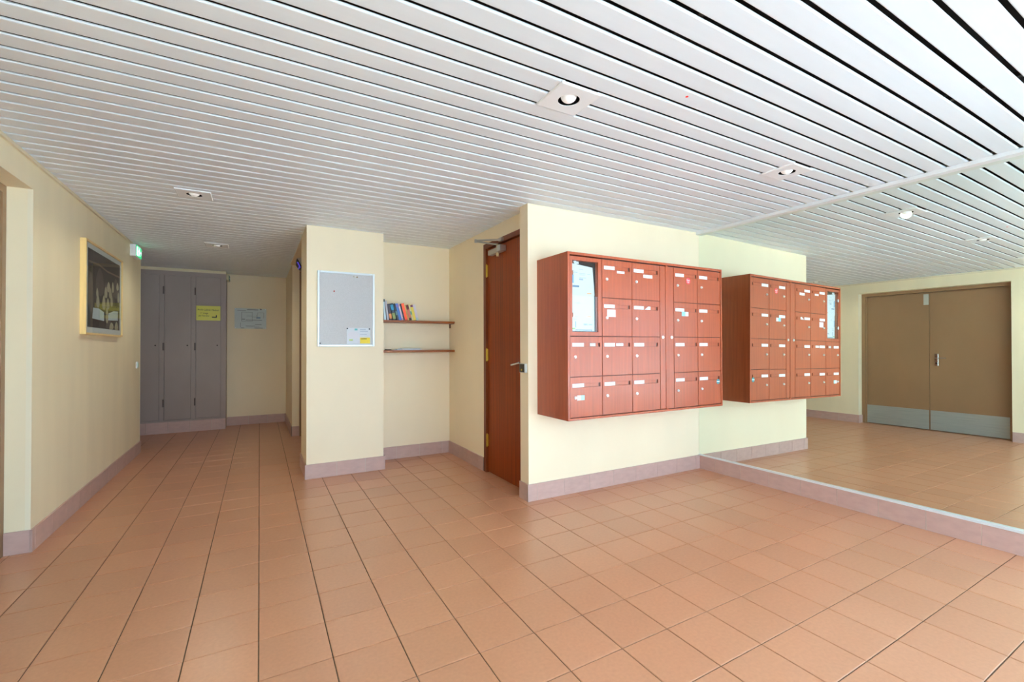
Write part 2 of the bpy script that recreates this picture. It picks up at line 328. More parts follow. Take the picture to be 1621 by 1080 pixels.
bm = bmesh.new(); cyl(bm, (0.088, 0.20, 1.005), (0.036, 0.20, 1.012), 0.009, 10); cyl(bm, (0.040, 0.197, 1.012), (0.040, 0.325, 0.990), 0.0085, 10); obj('lever_handle', bm, CHROME, leaf)
cl = B('closer_body', (0.045, 0.55, 1.945), (0.0915, 0.76, 1.99), mat('closer_grey', (176, 172, 160), rough=0.4, metal=0.3), leaf, 0.004)
bm = bmesh.new(); bx(bm, (0.03, 0.50, 1.945), (0.091, 0.562, 1.998), 0.004); obj('closer_cap', bm, STEEL, leaf)
bm = bmesh.new(); cyl(bm, (0.060, 0.60, 1.915), (0.060, 0.60, 2.018), 0.013, 12); obj('closer_spindle', bm, mat('cream_knob', (206, 184, 140), rough=0.4), leaf)
bm = bmesh.new(); cyl(bm, (0.060, 0.60, 2.016), (-0.088, 0.725, 2.050), 0.007, 8); cyl(bm, (-0.088, 0.725, 2.040), (-0.088, 0.725, 2.068), 0.012, 10)
cyl(bm, (-0.088, 0.725, 2.058), (0.060, 0.535, 2.045), 0.0095, 8); bx(bm, (0.05, 0.512, 2.033), (0.0725, 0.565, 2.062)); obj('closer_arm', bm, STEEL, d1)

# door_2: brown double door in the left wall recess (seen in the mirror)
d2 = thing('door_2', 'brown double door with steel kick plates in the left wall', None, (-3.0, -0.165, 0)); d2['kind'] = 'structure'
B('frame_post', (-3.04, 0.63, 0), (-2.957, 0.674, 2.034), BROWN, d2); B('frame_post', (-3.04, -1.004, 0), (-2.957, -0.96, 2.034), BROWN, d2)
B('frame_head', (-3.04, -0.96, 1.99), (-2.957, 0.63, 2.034), BROWN, d2)
B('frame_bead', (-2.999, 0.615, 0), (-2.978, 0.63, 1.99), BROWN, d2)
for y0, y1 in ((-0.147, 0.626), (-0.956, -0.151)):
    lf = B('door_leaf', (-3.04, y0, 0.008), (-3.0, y1, 1.986), BROWN, d2)
    B('kick_plate', (-3.0005, y0 + 0.006, 0.012), (-2.9975, y1 - 0.006, 0.29), KICK, lf)
    if y0 > -0.5: B('strike_plate', (-3.0005, -0.143, 1.81), (-2.996, -0.086, 1.965), mat('pale_plate', (186, 190, 182), rough=0.5), lf)
    else:
        B('lock_plate', (-3.0005, -0.247, 0.93), (-2.992, -0.207, 1.10), CHROME, lf, 0.002)
        bm = bmesh.new(); cyl(bm, (-2.994, -0.227, 1.04), (-2.945, -0.227, 1.04), 0.008, 10); cyl(bm, (-2.947, -0.222, 1.04), (-2.947, -0.345, 1.04), 0.0075, 10); obj('lever_handle', bm, CHROME, lf)
        bm = bmesh.new(); cyl(bm, (-2.993, -0.227, 0.965), (-2.985, -0.227, 0.965), 0.009, 10); obj('key_cylinder', bm, BLACK, lf)

# door_3: recessed corridor door
d3 = thing('door_3', 'brown recessed door on the right of the corridor', None, (-1.22, 2.8, 0)); d3['kind'] = 'structure'
B('frame_post', (-1.262, 3.545, 0), (-1.201, 3.585, 2.149), BROWN, d3); B('frame_post', (-1.262, 1.951, 0), (-1.201, 2.0, 2.149), BROWN, d3)
B('frame_head', (-1.262, 2.0, 2.1), (-1.201, 3.545, 2.149), BROWN, d3)
B('door_leaf', (-1.235, 2.003, 0.008), (-1.201, 2.77, 2.097), BROWN, d3); B('door_leaf', (-1.235, 2.776, 0.008), (-1.201, 3.542, 2.097), BROWN, d3)

# ------------------------------------------------------------------ taupe cupboard
cp = thing('built_in_cupboard', 'tall taupe built-in cupboard with three doors at corridor end', 'cupboard', (-2.8, 4.8, 0))
FY = 4.65
Bs('carcass', [((-3.6, FY + 0.012, 0.15), (-2.115, 4.939, 2.160))], TAUPE, cp)
for x0, x1 in ((-2.858, -2.812), (-2.512, -2.466), (-2.172, -2.115), (-3.6, -3.2)): B('stile', (x0, FY, 0.15), (x1, FY + 0.0125, 2.160), TAUPE, cp)
for x0, x1 in ((-3.2, -2.858), (-2.812, -2.512), (-2.466, -2.172)):
    B('top_rail', (x0, FY, 2.105), (x1, FY + 0.0125, 2.160), TAUPE, cp); B('bottom_rail', (x0, FY, 0.15), (x1, FY + 0.0125, 0.172), TAUPE, cp)
    dl = B('cupboard_door', (x0 + 0.005, FY + 0.002, 0.177), (x1 - 0.005, FY + 0.0122, 2.10), TAUPE, cp, 0.002)
    bm = bmesh.new(); cyl(bm, (x1 - 0.045, FY + 0.003, 1.165), (x1 - 0.045, FY - 0.004, 1.165), 0.009, 10); obj('keyhole', bm, mat('dark_bronze', (62, 50, 42), rough=0.4, metal=0.5), dl)
    for z in (0.40, 1.15, 1.90):
        bm = bmesh.new(); cyl(bm, (x0 - 0.006, FY - 0.004, z - 0.05), (x0 - 0.006, FY - 0.004, z + 0.05), 0.008, 8); obj('hinge', bm, mat('hinge_taupe', (92, 76, 70), rough=0.5), dl)
B('cover_strip', (-3.6, FY - 0.006, 2.160), (-2.117, 4.939, 2.1985), mat('cream_strip', (222, 208, 172), rough=0.5), cp)
pl = B('plinth', (-3.6, FY + 0.002, 0), (-2.115, 4.939, 0.15), SKG, cp)
xs = [-3.6, -3.485, -3.24, -2.995, -2.763, -2.521, -2.279, -2.115]
for a, b in zip(xs[:-1], xs[1:]): B('plinth_tile', (a + 0.002, FY - 0.008, 0.001), (b - 0.002, FY + 0.003, 0.149), SKIRT, pl)

ys = thing('direction_sign', 'yellow direction sign with black lettering and arrow on taupe cupboard door', 'sign', (-2.32, FY - 0.004, 1.508))
B('sign_plate', (-2.459, FY - 0.004, 1.508), (-2.181, FY + 0.0015, 1.708), mat('yellow_sign', (222, 214, 70), rough=0.35), ys)
INK = mat('black_ink', (40, 38, 24), rough=0.6)
yf = FY - 0.004
for s, x, z, wd_, sz in (('Acc\u00e8s', -2.444, 1.645, 0.062, 0.032), ('Cabinet', -2.374, 1.643, 0.078, 0.032), ('M\u00e9dical', -2.284, 1.641, 0.080, 0.032), ('1\u00b0 \u00e9tage', -2.414, 1.598, 0.085, 0.028), ("par l'escalier", -2.432, 1.563, 0.122, 0.028)):
    obj('lettering', text_bm(s, sz, (x, yf, z), (1, 0, 0), (0, 0, 1), (0, -1, 0), width=wd_), INK, ys)
Bs('arrow', [((-2.28, yf - 0.0006, 1.549), (-2.222, yf, 1.561)), ((-2.234, yf - 0.0006, 1.549), (-2.222, yf, 1.583))], INK, ys)

ep = thing('evacuation_plan', 'pale metal-framed evacuation plan on wall at corridor end', 'plan', (-1.82, 4.935, 1.41))
B('plan_sheet', (-2.022, 4.934, 1.412), (-1.612, 4.9405, 1.712), mat('plan_grey', (196, 206, 200), rough=0.35), ep)
GI = mat('grey_ink', (120, 128, 122), rough=0.6); DI = mat('dark_ink', (52, 56, 48), rough=0.6)
e0 = 4.934
def line(x0, x1, z0, z1): return ((x0, e0 - 0.0006, z0), (x1, e0, z1))
Bs('plan_lines', [line(-1.95, -1.945, 1.43, 1.50), line(-1.935, -1.93, 1.52, 1.66), line(-1.935, -1.80, 1.655, 1.659), line(-1.935, -1.80, 1.52, 1.524), line(-1.80, -1.796, 1.52, 1.66), line(-1.87, -1.80, 1.60, 1.604), line(-1.80, -1.74, 1.585, 1.589), line(-1.744, -1.74, 1.56, 1.62), line(-1.73, -1.65, 1.65, 1.654), line(-1.73, -1.726, 1.57, 1.654), line(-1.65, -1.646, 1.57, 1.654), line(-1.99, -1.88, 1.678, 1.684), line(-1.88, -1.76, 1.455, 1.459), line(-1.88, -1.70, 1.440, 1.443)], GI, ep)
for hd in [line(-1.865, -1.72, 1.689, 1.696), line(-1.88, -1.67, 1.537, 1.543), line(-1.93, -1.89, 1.549, 1.556), line(-1.76, -1.675, 1.472, 1.478), line(-1.77, -1.66, 1.420, 1.426), line(-1.94, -1.90, 1.420, 1.427)]: B('plan_heading', hd[0], hd[1], DI, ep)
Bs('plan_key', [line(-1.74, -1.69, 1.563, 1.588)], mat('plan_blue', (120, 148, 168), rough=0.5), ep)
bm = bmesh.new(); prism(bm, [(-1.705, 1.716), (-1.672, 1.706), (-1.684, 1.690), (-1.692, 1.700)], 'y', e0 - 0.0012, e0); obj('black_tag', bm, BLACK, ep)
for x, z in ((-2.012, 1.424), (-1.622, 1.424), (-2.012, 1.702), (-1.622, 1.702)):
    bm = bmesh.new(); cyl(bm, (x, e0, z), (x, e0 - 0.004, z), 0.006, 10); obj('screw_cap', bm, WHITE, ep)

# ------------------------------------------------------------------ exit signs
ex = thing('exit_sign', 'lit green and white emergency exit sign high on left wall', 'sign', (-2.82, 3.07, 2.055))
B('housing', (XL + 0.0005, 2.95, 2.058), (-2.803, 3.195, 2.178), WHITE, ex, 0.004)
B('lit_panel', (-2.8035, 2.957, 2.063), (-2.7985, 3.188, 2.173), mat('exit_green_glow', (0, 150, 95), rough=0.4, emit=(20, 190, 120), estr=1.2), ex)
EW = mat('exit_white_glow', (235, 250, 240), rough=0.4, emit=(215, 255, 235), estr=1.6); xf = -2.7985
bm = bmesh.new()
for pts in ([(2.965, 2.07), (3.03, 2.07), (3.03, 2.16), (2.965, 2.16)], [(3.085, 2.148), (3.105, 2.148), (3.105, 2.166), (3.085, 2.166)],
            [(3.07, 2.145), (3.10, 2.145), (3.088, 2.108), (3.068, 2.108)], [(3.07, 2.110), (3.09, 2.110), (3.062, 2.072), (3.047, 2.072)], [(3.078, 2.110), (3.095, 2.110), (3.125, 2.085), (3.115, 2.075)],
            [(3.095, 2.142), (3.130, 2.118), (3.125, 2.110), (3.088, 2.130)], [(3.07, 2.142), (3.045, 2.120), (3.05, 2.112), (3.075, 2.13)],
            [(3.14, 2.112), (3.165, 2.112), (3.165, 2.095), (3.183, 2.118), (3.165, 2.141), (3.165, 2.124), (3.14, 2.124)]):
    prism(bm, pts, 'x', xf, xf + 0.0008)
obj('pictogram', bm, EW, ex)
e2 = thing('exit_sign', 'small unlit dark green exit sign beside top of taupe cupboard', 'sign', (-2.09, 4.82, 2.09))
B('housing', (-2.1145, 4.665, 2.085), (-2.083, 4.93, 2.158), mat('cream_plastic', (214, 206, 170), rough=0.5), e2, 0.003)
B('green_panel', (-2.0835, 4.672, 2.09), (-2.078, 4.922, 2.153), mat('dark_green_panel', (20, 110, 62), rough=0.4), e2)
bm = bmesh.new(); prism(bm, [(4.76, 2.12), (4.84, 2.12), (4.84, 2.108), (4.87, 2.127), (4.84, 2.146), (4.84, 2.134), (4.76, 2.134)], 'x', -2.078, -2.0772); obj('pictogram', bm, WHITE, e2)

# tilted indicator lamp over the recessed corridor door
il = thing('indicator_lamp', 'tilted grey indicator box with violet light above recessed corridor door', 'lamp', (-1.28, 3.0, 2.06))
bm = bmesh.new(); prism(bm, [(-1.335, 2.172), (-1.205, 2.185), (-1.205, 2.06), (-1.273, 2.06)], 'y', 2.95, 3.12); obj('housing', bm, mat('lamp_grey', (176, 172, 160), rough=0.5), il)
bm = bmesh.new(); prism(bm, [(-1.3355, 2.171), (-1.3385, 2.112), (-1.300, 2.054), (-1.2735, 2.0595)], 'y', 2.955, 3.12); obj('dark_rim', bm, BLACK, il)
bm = bmesh.new(); prism(bm, [(-1.338, 2.124), (-1.324, 2.124), (-1.297, 2.064), (-1.309, 2.064)], 'y', 2.948, 3.12); obj('violet_light', bm, mat('violet_glow', (90, 80, 220), rough=0.4, emit=(95, 80, 230), estr=0.5), il)

# ------------------------------------------------------------------ downlights
def downlight(x, y, label, power=10.0):
    t = thing('recessed_downlight', label, 'ceiling light', (x, y, 2.188), 'square white recessed downlights'); r = SKEW; s = 0.103; sy = 0.098
    bm = bmesh.new(); n = 32; R = 0.047
    def P(u, v, z): return (x + u - v * 0, y + v + u * r, z)
    circ = [(R * math.cos(2 * math.pi * i / n), R * math.sin(2 * math.pi * i / n)) for i in range(n)]
    def sq(c, s, sy):
        k = 1 / max(abs(c[0]), abs(c[1])); return (c[0] * k * s, c[1] * k * sy)
    rings = [[P(u, v, 2.1962) for u, v in circ], [P(u, v, 2.1935) for u, v in circ], [P(*sq(c, s - 0.004, sy - 0.004), 2.1925) for c in circ], [P(*sq(c, s, sy), 2.1955) for c in circ], [P(*sq(c, s, sy), 2.2015) for c in circ]]
    V = [[bm.verts.new(p) for p in rg] for rg in rings]
    for a in range(4):
        for i in range(n): bm.faces.new((V[a][i], V[a][(i + 1) % n], V[a + 1][(i + 1) % n], V[a + 1][i]))
    obj('cover_plate', bm, mat('downlight_white', (243, 248, 251), rough=0.4), t)
    bm = bmesh.new(); C = [bm.verts.new(P(u * 1.02, v * 1.02, 2.1965)) for u, v in circ]; D = [bm.verts.new(P(u, v, 2.258)) for u, v in circ]
    for i in range(n): bm.faces.new((C[i], C[(i + 1) % n], D[(i + 1) % n], D[i]))
    bm.faces.new(D); obj('reflector_cup', bm, mat('black_cup', (8, 8, 8), rough=0.9, spec=0.1), t)
    bm = bmesh.new(); bmesh.ops.create_uvsphere(bm, u_segments=20, v_segments=12, radius=0.035, matrix=Matrix.Translation((x, y, 2.2135)) @ Matrix.Diagonal((1, 1, 0.85, 1))); cyl(bm, (x, y, 2.235), (x, y, 2.256), 0.02, 12)
    obj('bulb', bm, mat('opal_bulb', (238, 242, 246), rough=0.2, emit=(255, 246, 232), estr=0.3), t, smooth=True)
    ld = bpy.data.lights.new('downlight_beam', 'SPOT'); ld.energy = power; ld.spot_size = math.radians(158); ld.spot_blend = 0.6; ld.shadow_soft_size = 0.035; ld.color = (0.92, 0.88, 0.70)
    lo_ = bpy.data.objects.new('downlight_beam', ld); COL.objects.link(lo_); lo_.parent = t; lo_.location = (0, 0, -0.004)
downlight(-0.586, -1.309, 'square white downlight nearest the viewer, in middle of ceiling')
downlight(1.066, -1.285, 'square white downlight beside the mirror wall')
downlight(-2.126, 0.935, 'square white downlight near the left wall, before the corridor', 16)
downlight(-2.105, 2.747, 'square white downlight deepest in the corridor', 25)
downlight(-2.16, -1.32, 'square white downlight over the double door, seen only in the mirror')
bm = bmesh.new(); cyl(bm, (-0.157, -1.567, 2.2), (-0.157, -1.567, 2.1985), 0.006, 14); tag(obj('red_dot', bm, mat('red_dot_disc', (225, 40, 40), rough=0.5)), 'tiny red dot on a white ceiling slat', 'dot')  # thin red disc just below the slat face

# ------------------------------------------------------------------ mailbox cabinet
mb = thing('mailbox_cabinet', 'reddish mahogany wall cabinet of eighteen numbered-tag mailboxes', 'mailboxes', (0.88, -0.19, 0.634)); mb['label'] = 'reddish mahogany mailbox cabinet with glazed notice case hung on cream wall'
F = -0.385
MX0, MX1, MZ0, MZ1 = 0.079, 1.676, 0.635, 1.781
B('side_panel', (MX0, F, MZ0), (MX0 + 0.017, -0.0005, MZ1), MAHOG, mb); B('side_panel', (MX1 - 0.016, F, MZ0), (MX1, -0.0005, MZ1), MAHOG, mb)
B('top_panel', (MX0 + 0.017, F, MZ1 - 0.018), (MX1 - 0.016, -0.0005, MZ1), MAHOG, mb); B('bottom_panel', (MX0 + 0.017, F, MZ0), (MX1 - 0.016, -0.0005, MZ0 + 0.016), MAHOG, mb)
B('back_panel', (MX0 + 0.017, -0.012, MZ0 + 0.016), (MX1 - 0.016, -0.0005, MZ1 - 0.018), MAHOGD, mb)
B('divider', (1.010, F + 0.001, MZ0 + 0.016), (1.034, -0.012, MZ1 - 0.018), MAHOG, mb)
Bs('inner_frame', [((0.379, -0.37, 0.651), (1.010, -0.012, 1.763)), ((0.096, -0.37, 0.651), (0.379, -0.012, 1.208)), ((1.034, -0.37, 0.651), (1.660, -0.012, 1.763))], MAHOGD, mb)
ROWS = [1.756, 1.482, 1.208, 0.930, 0.654]; COLS = [(0.098, 0.379), (0.379, 0.663), (0.663, 0.949), (1.101, 1.378), (1.378, 1.659)]
DF = F + 0.003
for x0, x1 in ((0.951, 1.008), (1.036, 1.099)):
    st = B('stile', (x0 + 0.001, DF, 0.656), (x1 - 0.001, -0.371, 1.754), MAHOG, mb)
    bm = bmesh.new(); xc = 0.976 if x0 < 1 else 1.072; cyl(bm, (xc, DF, 1.206), (xc, DF - 0.006, 1.206), 0.0115, 16); cyl(bm, (xc, DF - 0.006, 1.206), (xc, DF - 0.008, 1.206), 0.006, 12); obj('lock', bm, LOCKM, st)
NAME = mat('name_card', (246, 250, 252), rough=0.5); FAINT = mat('faint_print', (168, 182, 200), rough=0.6)
def stick(pt, dx, w, dz, h, m, name='sticker', lab=None, y=None):
    """flat sticker on a mailbox door; dx from door left, dz below door top"""
    d, x0, zt = pt; f = (DF if y is None else y)
    o = B(name, (x0 + dx, f - 0.0008, zt - dz - h), (x0 + dx + w, f + 0.0002, zt - dz), m, d)
    if lab: o['label'] = lab
    return o
DOORS = {}
for ci, (x0, x1) in enumerate(COLS):
    for ri in range(4):
        if ci == 0 and ri < 2: continue
        zt, zb = ROWS[ri], ROWS[ri + 1]; a, b = x0 + 0.0022, x1 - 0.0022; zt2 = zt - 0.0022
        # mailbox door with the letter slot cut out
        s0, s1, t0, t1 = x0 + 0.018, x0 + 0.262, zt - 0.045, zt - 0.072
        bm = bmesh.new()
        for lo, hi in (((a, zb + 0.0022), (b, t1)), ((a, t0), (b, zt2)), ((a, t1), (s0, t0)), ((s1, t1), (b, t0))): bx(bm, (lo[0], DF, lo[1]), (hi[0], -0.3705, hi[1]))
        d = obj('mailbox_door', bm, MAHOG, mb); pt = (d, x0, zt); DOORS[(ci, ri)] = pt
        B('slot_flap', (s0 + 0.001, DF + 0.0015, t1 + 0.0015), (s1 - 0.016, DF + 0.006, t0 - 0.0008), MAHOG, d)
        B('slot_notch', (s1 - 0.014, DF + 0.006, t1 + 0.001), (s1 - 0.001, DF + 0.010, t0 - 0.001), mat('slot_dark', (70, 30, 12), rough=0.7), d)
        nc = B('name_card', (x0 + 0.0195, DF - 0.0010, t1 + 0.001), (x0 + 0.1175, DF + 0.0016, t0 - 0.001), NAME, d)
        bm = bmesh.new(); lx, lz = x0 + 0.043, zt - 0.141
        cyl(bm, (lx, DF + 0.001, lz), (lx, DF - 0.006, lz), 0.0102, 14); cyl(bm, (lx, DF - 0.006, lz), (lx, DF - 0.011, lz), 0.0075, 12, 0.0065); obj('lock', bm, LOCKM, d)
stick(DOORS[(1, 0)], 0.140, 0.071, 0.074, 0.018, NAME)
o = stick(DOORS[(2, 0)], 0.115, 0.092, 0.082, 0.024, NAME); Bs('faint_writing', [((0.663 + 0.125 + k * 0.022, DF - 0.0012, ROWS[0] - 0.097), (0.663 + 0.138 + k * 0.022, DF - 0.0007, ROWS[0] - 0.092)) for k in range(4)], FAINT, DOORS[(2, 0)][0])
stick(DOORS[(1, 1)], 0.046, 0.078, 0.082, 0.052, mat('pinkish_sticker', (238, 222, 226), rough=0.6), lab='pale pink square sticker')
dd = DOORS[(2, 1)]
bm = bmesh.new(); z = ROWS[1] - 0.070; prism(bm, [(0.663 + 0.128, z), (0.663 + 0.186, z), (0.663 + 0.186, z + 0.024), (0.663 + 0.165, z + 0.024)], 'y', DF - 0.0008, DF + 0.0016); obj('torn_card', bm, NAME, dd[0])
stick(DOORS[(0, 2)], 0.172, 0.048, 0.047, 0.022, mat('worn_card', (214, 210, 206), rough=0.7), y=DF + 0.0012)
stick(DOORS[(1, 2)], 0.130, 0.066, 0.048, 0.020, NAME, y=DF + 0.0012)
stick(DOORS[(0, 3)], 0.060, 0.030, 0.126, 0.034, NAME); stick(DOORS[(0, 3)], 0.090, 0.032, 0.126, 0.034, mat('mint_sticker', (176, 228, 220), rough=0.6), lab='mint green sticker half')
stick(DOORS[(3, 1)], 0.090, 0.042, 0.072, 0.034, mat('sky_sticker', (150, 214, 238), rough=0.6), lab='sky blue sticker half'); stick(DOORS[(3, 1)], 0.132, 0.034, 0.072, 0.034, NAME)
bm = bmesh.new(); cx, cz = 1.101 + 0.166, ROWS[0] - 0.098; cyl(bm, (cx, DF, cz), (cx, DF - 0.0008, cz), 0.026, 24); rs = obj('red_sticker', bm, mat('red_sticker_print', (226, 62, 72), rough=0.5), DOORS[(3, 0)][0]); rs['label'] = 'round red sticker with white words'
obj('lettering', text_bm('Stop', 0.019, (cx, DF - 0.0008, cz + 0.001), (1, 0, 0), (0, 0, 1), (0, -1, 0), 0.0004, 'CENTER'), NAME, DOORS[(3, 0)][0])
obj('lettering', text_bm('Pub', 0.017, (cx, DF - 0.0008, cz - 0.015), (1, 0, 0), (0, 0, 1), (0, -1, 0), 0.0004, 'CENTER'), NAME, DOORS[(3, 0)][0])
bm = bmesh.new(); cx, cz = 1.378 + 0.246, ROWS[3] - 0.090; cyl(bm, (cx, DF, cz), (cx, DF - 0.0008, cz), 0.021, 24); rs = obj('teal_sticker', bm, mat('teal_sticker_print', (60, 140, 150), rough=0.5), DOORS[(4, 3)][0]); rs['label'] = 'round teal sticker'
B('white_bar', (cx - 0.018, DF - 0.0014, cz - 0.003), (cx + 0.018, DF - 0.0007, cz + 0.003), NAME, DOORS[(4, 3)][0])
# glazed notice case
vc = [((0.1002, DF, 1.2102), (0.120, -0.350, 1.7538)), ((0.345, DF, 1.2102), (0.3768, -0.350, 1.7538)), ((0.120, DF, 1.2102), (0.345, -0.350, 1.238)), ((0.120, DF, 1.728), (0.345, -0.350, 1.7538))]
vf = Bs('case_door', vc, MAHOG, mb)
B('case_back', (0.0985, -0.338, 1.21), (0.3785, -0.33, 1.755), MAHOGD, mb)
B('case_glass', (0.119, -0.376, 1.237), (0.346, -0.373, 1.729), GLASS, vf)
for z in (1.640, 1.352):
    bm = bmesh.new(); cyl(bm, (0.127, DF - 0.001, z - 0.014), (0.127, DF - 0.001, z + 0.014), 0.006, 10); obj('case_hinge', bm, CHROME, vf)
BL = mat('print_blue', (110, 170, 215), rough=0.6); BD = mat('print_slate', (110, 140, 170), rough=0.6); OR = mat('print_orange', (236, 180, 140), rough=0.6); GN = mat('print_green', (120, 180, 70), rough=0.6)
n1 = thing('notice_sheet', 'long white printed notice hanging behind glass of the mailbox cabinet case', 'notice', (0.22, -0.352, 1.49), 'notices in the glazed case')
bm = bmesh.new(); prism(bm, [(0.122, 1.712), (0.318, 1.692), (0.336, 1.495), (0.128, 1.485)], 'y', -0.3535, -0.352); obj('sheet', bm, PAPER, n1)
n2 = thing('notice_sheet', 'lower white notice with blue edge strips behind glass of the case', 'notice', (0.22, -0.348, 1.245), 'notices in the glazed case')
bm = bmesh.new(); prism(bm, [(0.126, 1.50), (0.334, 1.505), (0.338, 1.245), (0.128, 1.245)], 'y', -0.3495, -0.348); obj('sheet', bm, PAPER, n2)
n3 = thing('notice_scrap', 'crumpled white paper scrap at top of the glazed case', 'paper', (0.18, -0.354, 1.705), 'notices in the glazed case')
bm = bmesh.new(); prism(bm, [(0.148, 1.724), (0.166, 1.729), (0.182, 1.722), (0.190, 1.727), (0.196, 1.71), (0.16, 1.704)], 'y', -0.3575, -0.3555); obj('sheet', bm, PAPER, n3)
def prt(p, y, rs, m, name='print'): Bs(name, [((x0, y - 0.0006, z0), (x1, y, z1)) for x0, x1, z0, z1 in rs], m, p)
prt(n1, -0.3535, [(0.135, 0.153, 1.575, 1.640)], BL); prt(n1, -0.3535, [(0.143, 0.200, 1.547, 1.560)], BD); prt(n1, -0.3535, [(0.268, 0.308, 1.505, 1.513)], OR)
prt(n1, -0.3535, [(0.20, 0.235, 1.672, 1.675), (0.155, 0.185, 1.648, 1.652), (0.20, 0.255, 1.642, 1.645), (0.205, 0.25, 1.634, 1.637), (0.20, 0.26, 1.614, 1.617), (0.20, 0.235, 1.598, 1.610), (0.27, 0.30, 1.642, 1.644)], FAINT)
prt(n2, -0.3495, [(0.132, 0.142, 1.365, 1.43)], BL); prt(n2, -0.3495, [(0.180, 0.210, 1.436, 1.440), (0.24, 0.275, 1.285, 1.298), (0.285, 0.315, 1.287, 1.296), (0.15, 0.19, 1.342, 1.345), (0.15, 0.185, 1.325, 1.328)], FAINT)
prt(n2, -0.3495, [(0.268, 0.308, 1.342, 1.349)], OR); prt(n2, -0.3495, [(0.168, 0.174, 1.270, 1.312), (0.17, 0.315, 1.249, 1.255)], BD); prt(n2, -0.3495, [(0.132, 0.168, 1.258, 1.266)], GN)

# ------------------------------------------------------------------ notice board on the pillar
nb = thing('notice_board', 'grey felt notice board with white aluminium frame on the pillar', 'notice board', (-1.04, 1.43, 1.142))
bx0, bx1, bz0, bz1 = -1.285, -0.796, 1.143, 1.810; by = 1.4315
B('felt_panel', (bx0 + 0.01, by - 0.010, bz0 + 0.01), (bx1 - 0.01, by, bz1 - 0.01), mat('grey_felt', (208, 208, 208), rough=0.9, noise=((160, 160, 160), 3, 0.94, 1.04), bump=(500, 0.2)), nb)
for lo, hi in (((bx0, bz0), (bx0 + 0.018, bz1)), ((bx1 - 0.018, bz0), (bx1, bz1)), ((bx0 + 0.018, bz0), (bx1 - 0.018, bz0 + 0.018)), ((bx0 + 0.018, bz1 - 0.018), (bx1 - 0.018, bz1))):
    B('frame_bar', (lo[0], by - 0.019, lo[1]), (hi[0], by, hi[1]), ALU, nb, 0.003)
lf = thing('leaflet', 'white leaflet with yellow box pinned in lower corner of the notice board', 'leaflet', (-0.94, by - 0.0115, 1.168))
ly = by - 0.0108
B('sheet', (-1.04, ly, 1.166), (-0.833, ly + 0.0008, 1.312), PAPER, lf)
prt(lf, ly, [(-0.925, -0.835, 1.170, 1.224)], mat('leaflet_yellow', (240, 212, 60), rough=0.6), 'yellow_box'); prt(lf, ly, [(-0.972, -0.947, 1.288, 1.305)], mat('leaflet_teal', (110, 190, 190), rough=0.6), 'teal_mark'); prt(lf, ly, [(-1.018, -0.988, 1.194, 1.208)], mat('leaflet_lime', (190, 212, 130), rough=0.6), 'lime_mark')
prt(lf, ly, [(-0.925, -0.875, 1.292, 1.299), (-0.925, -0.855, 1.279, 1.285), (-0.925, -0.865, 1.252, 1.255)], FAINT); prt(lf, ly - 0.0006, [(-0.918, -0.865, 1.209, 1.215)], DI, 'dark_line')
bm = bmesh.new(); prism(bm, [(-1.012 + 0.030 + 0.05 * math.cos(t * math.pi / 12), 1.248 + 0.032 * math.sin(t * math.pi / 12)) for t in range(24)], 'y', ly - 0.0005, ly); obj('pale_drawing', bm, mat('leaflet_pale', (226, 226, 232), rough=0.7), lf)
def pin(x, z, rgb, nm, lab, base):
    bm = bmesh.new(); cyl(bm, (x, base, z), (x, base - 0.004, z), 0.0065, 10, 0.005); cyl(bm, (x, base - 0.004, z), (x, base - 0.008, z), 0.0045, 10, 0.006); tag(obj('push_pin', bm, mat(nm, rgb, rough=0.4)), lab, 'push pin', 'push pins on the notice board')
fb = by - 0.010
pin(-1.035, 1.305, (50, 54, 58), 'pin_dark', 'dark push pin at left top corner of the pinned leaflet', ly); pin(-0.842, 1.303, (50, 54, 58), 'pin_dark', 'dark push pin at right top corner of the pinned leaflet', ly)
pin(-0.950, 1.772, (150, 120, 70), 'pin_brass', 'brass push pin near top of the notice board', fb); pin(-0.965, 1.774, (225, 222, 205), 'pin_pale', 'pale push pin near top of the notice board', fb); pin(-0.980, 1.776, (196, 190, 170), 'pin_beige', 'beige push pin, leftmost of the three near the board top', fb)
pin(-1.147, 1.634, (190, 70, 60), 'pin_red', 'lone red push pin on the upper felt', fb); pin(-1.262, 1.172, (60, 60, 60), 'pin_grey', 'dark push pin in lower left corner of the board', fb)

# ------------------------------------------------------------------ niche shelves, books, magazines
def shelf(zt, label):
    s = thing('wall_shelf', label, 'shelf', (-0.316, 1.70, zt - 0.02), 'dark wooden shelves in the niche')
    B('board', (-0.711, 1.618, zt - 0.021), (0.0785, 1.7765, zt), SHELFW, s, 0.002)
    for x0, x1 in (((0.0655, 0.0785), (-0.7105, -0.698)) if zt > 1.3 else ()):
        Bs('bracket', [((x0, 1.735, zt - 0.066), (x1, 1.748, zt - 0.021)), ((x0 + 0.004 if x0 > 0 else x0, 1.64, zt - 0.026), (x1 if x0 > 0 else x1 - 0.004, 1.748, zt - 0.0212))], mat('bracket_brown', (96, 62, 30), rough=0.5), s)
Z1 = 1.402; Z2 = 1.104
shelf(Z1, 'dark wooden niche shelf holding a row of books'); shelf(Z2, 'dark wooden niche shelf holding flat magazines, below the books')
def crop_x(c): return -0.665 + (c / 20.26 - 8) * 0.00637
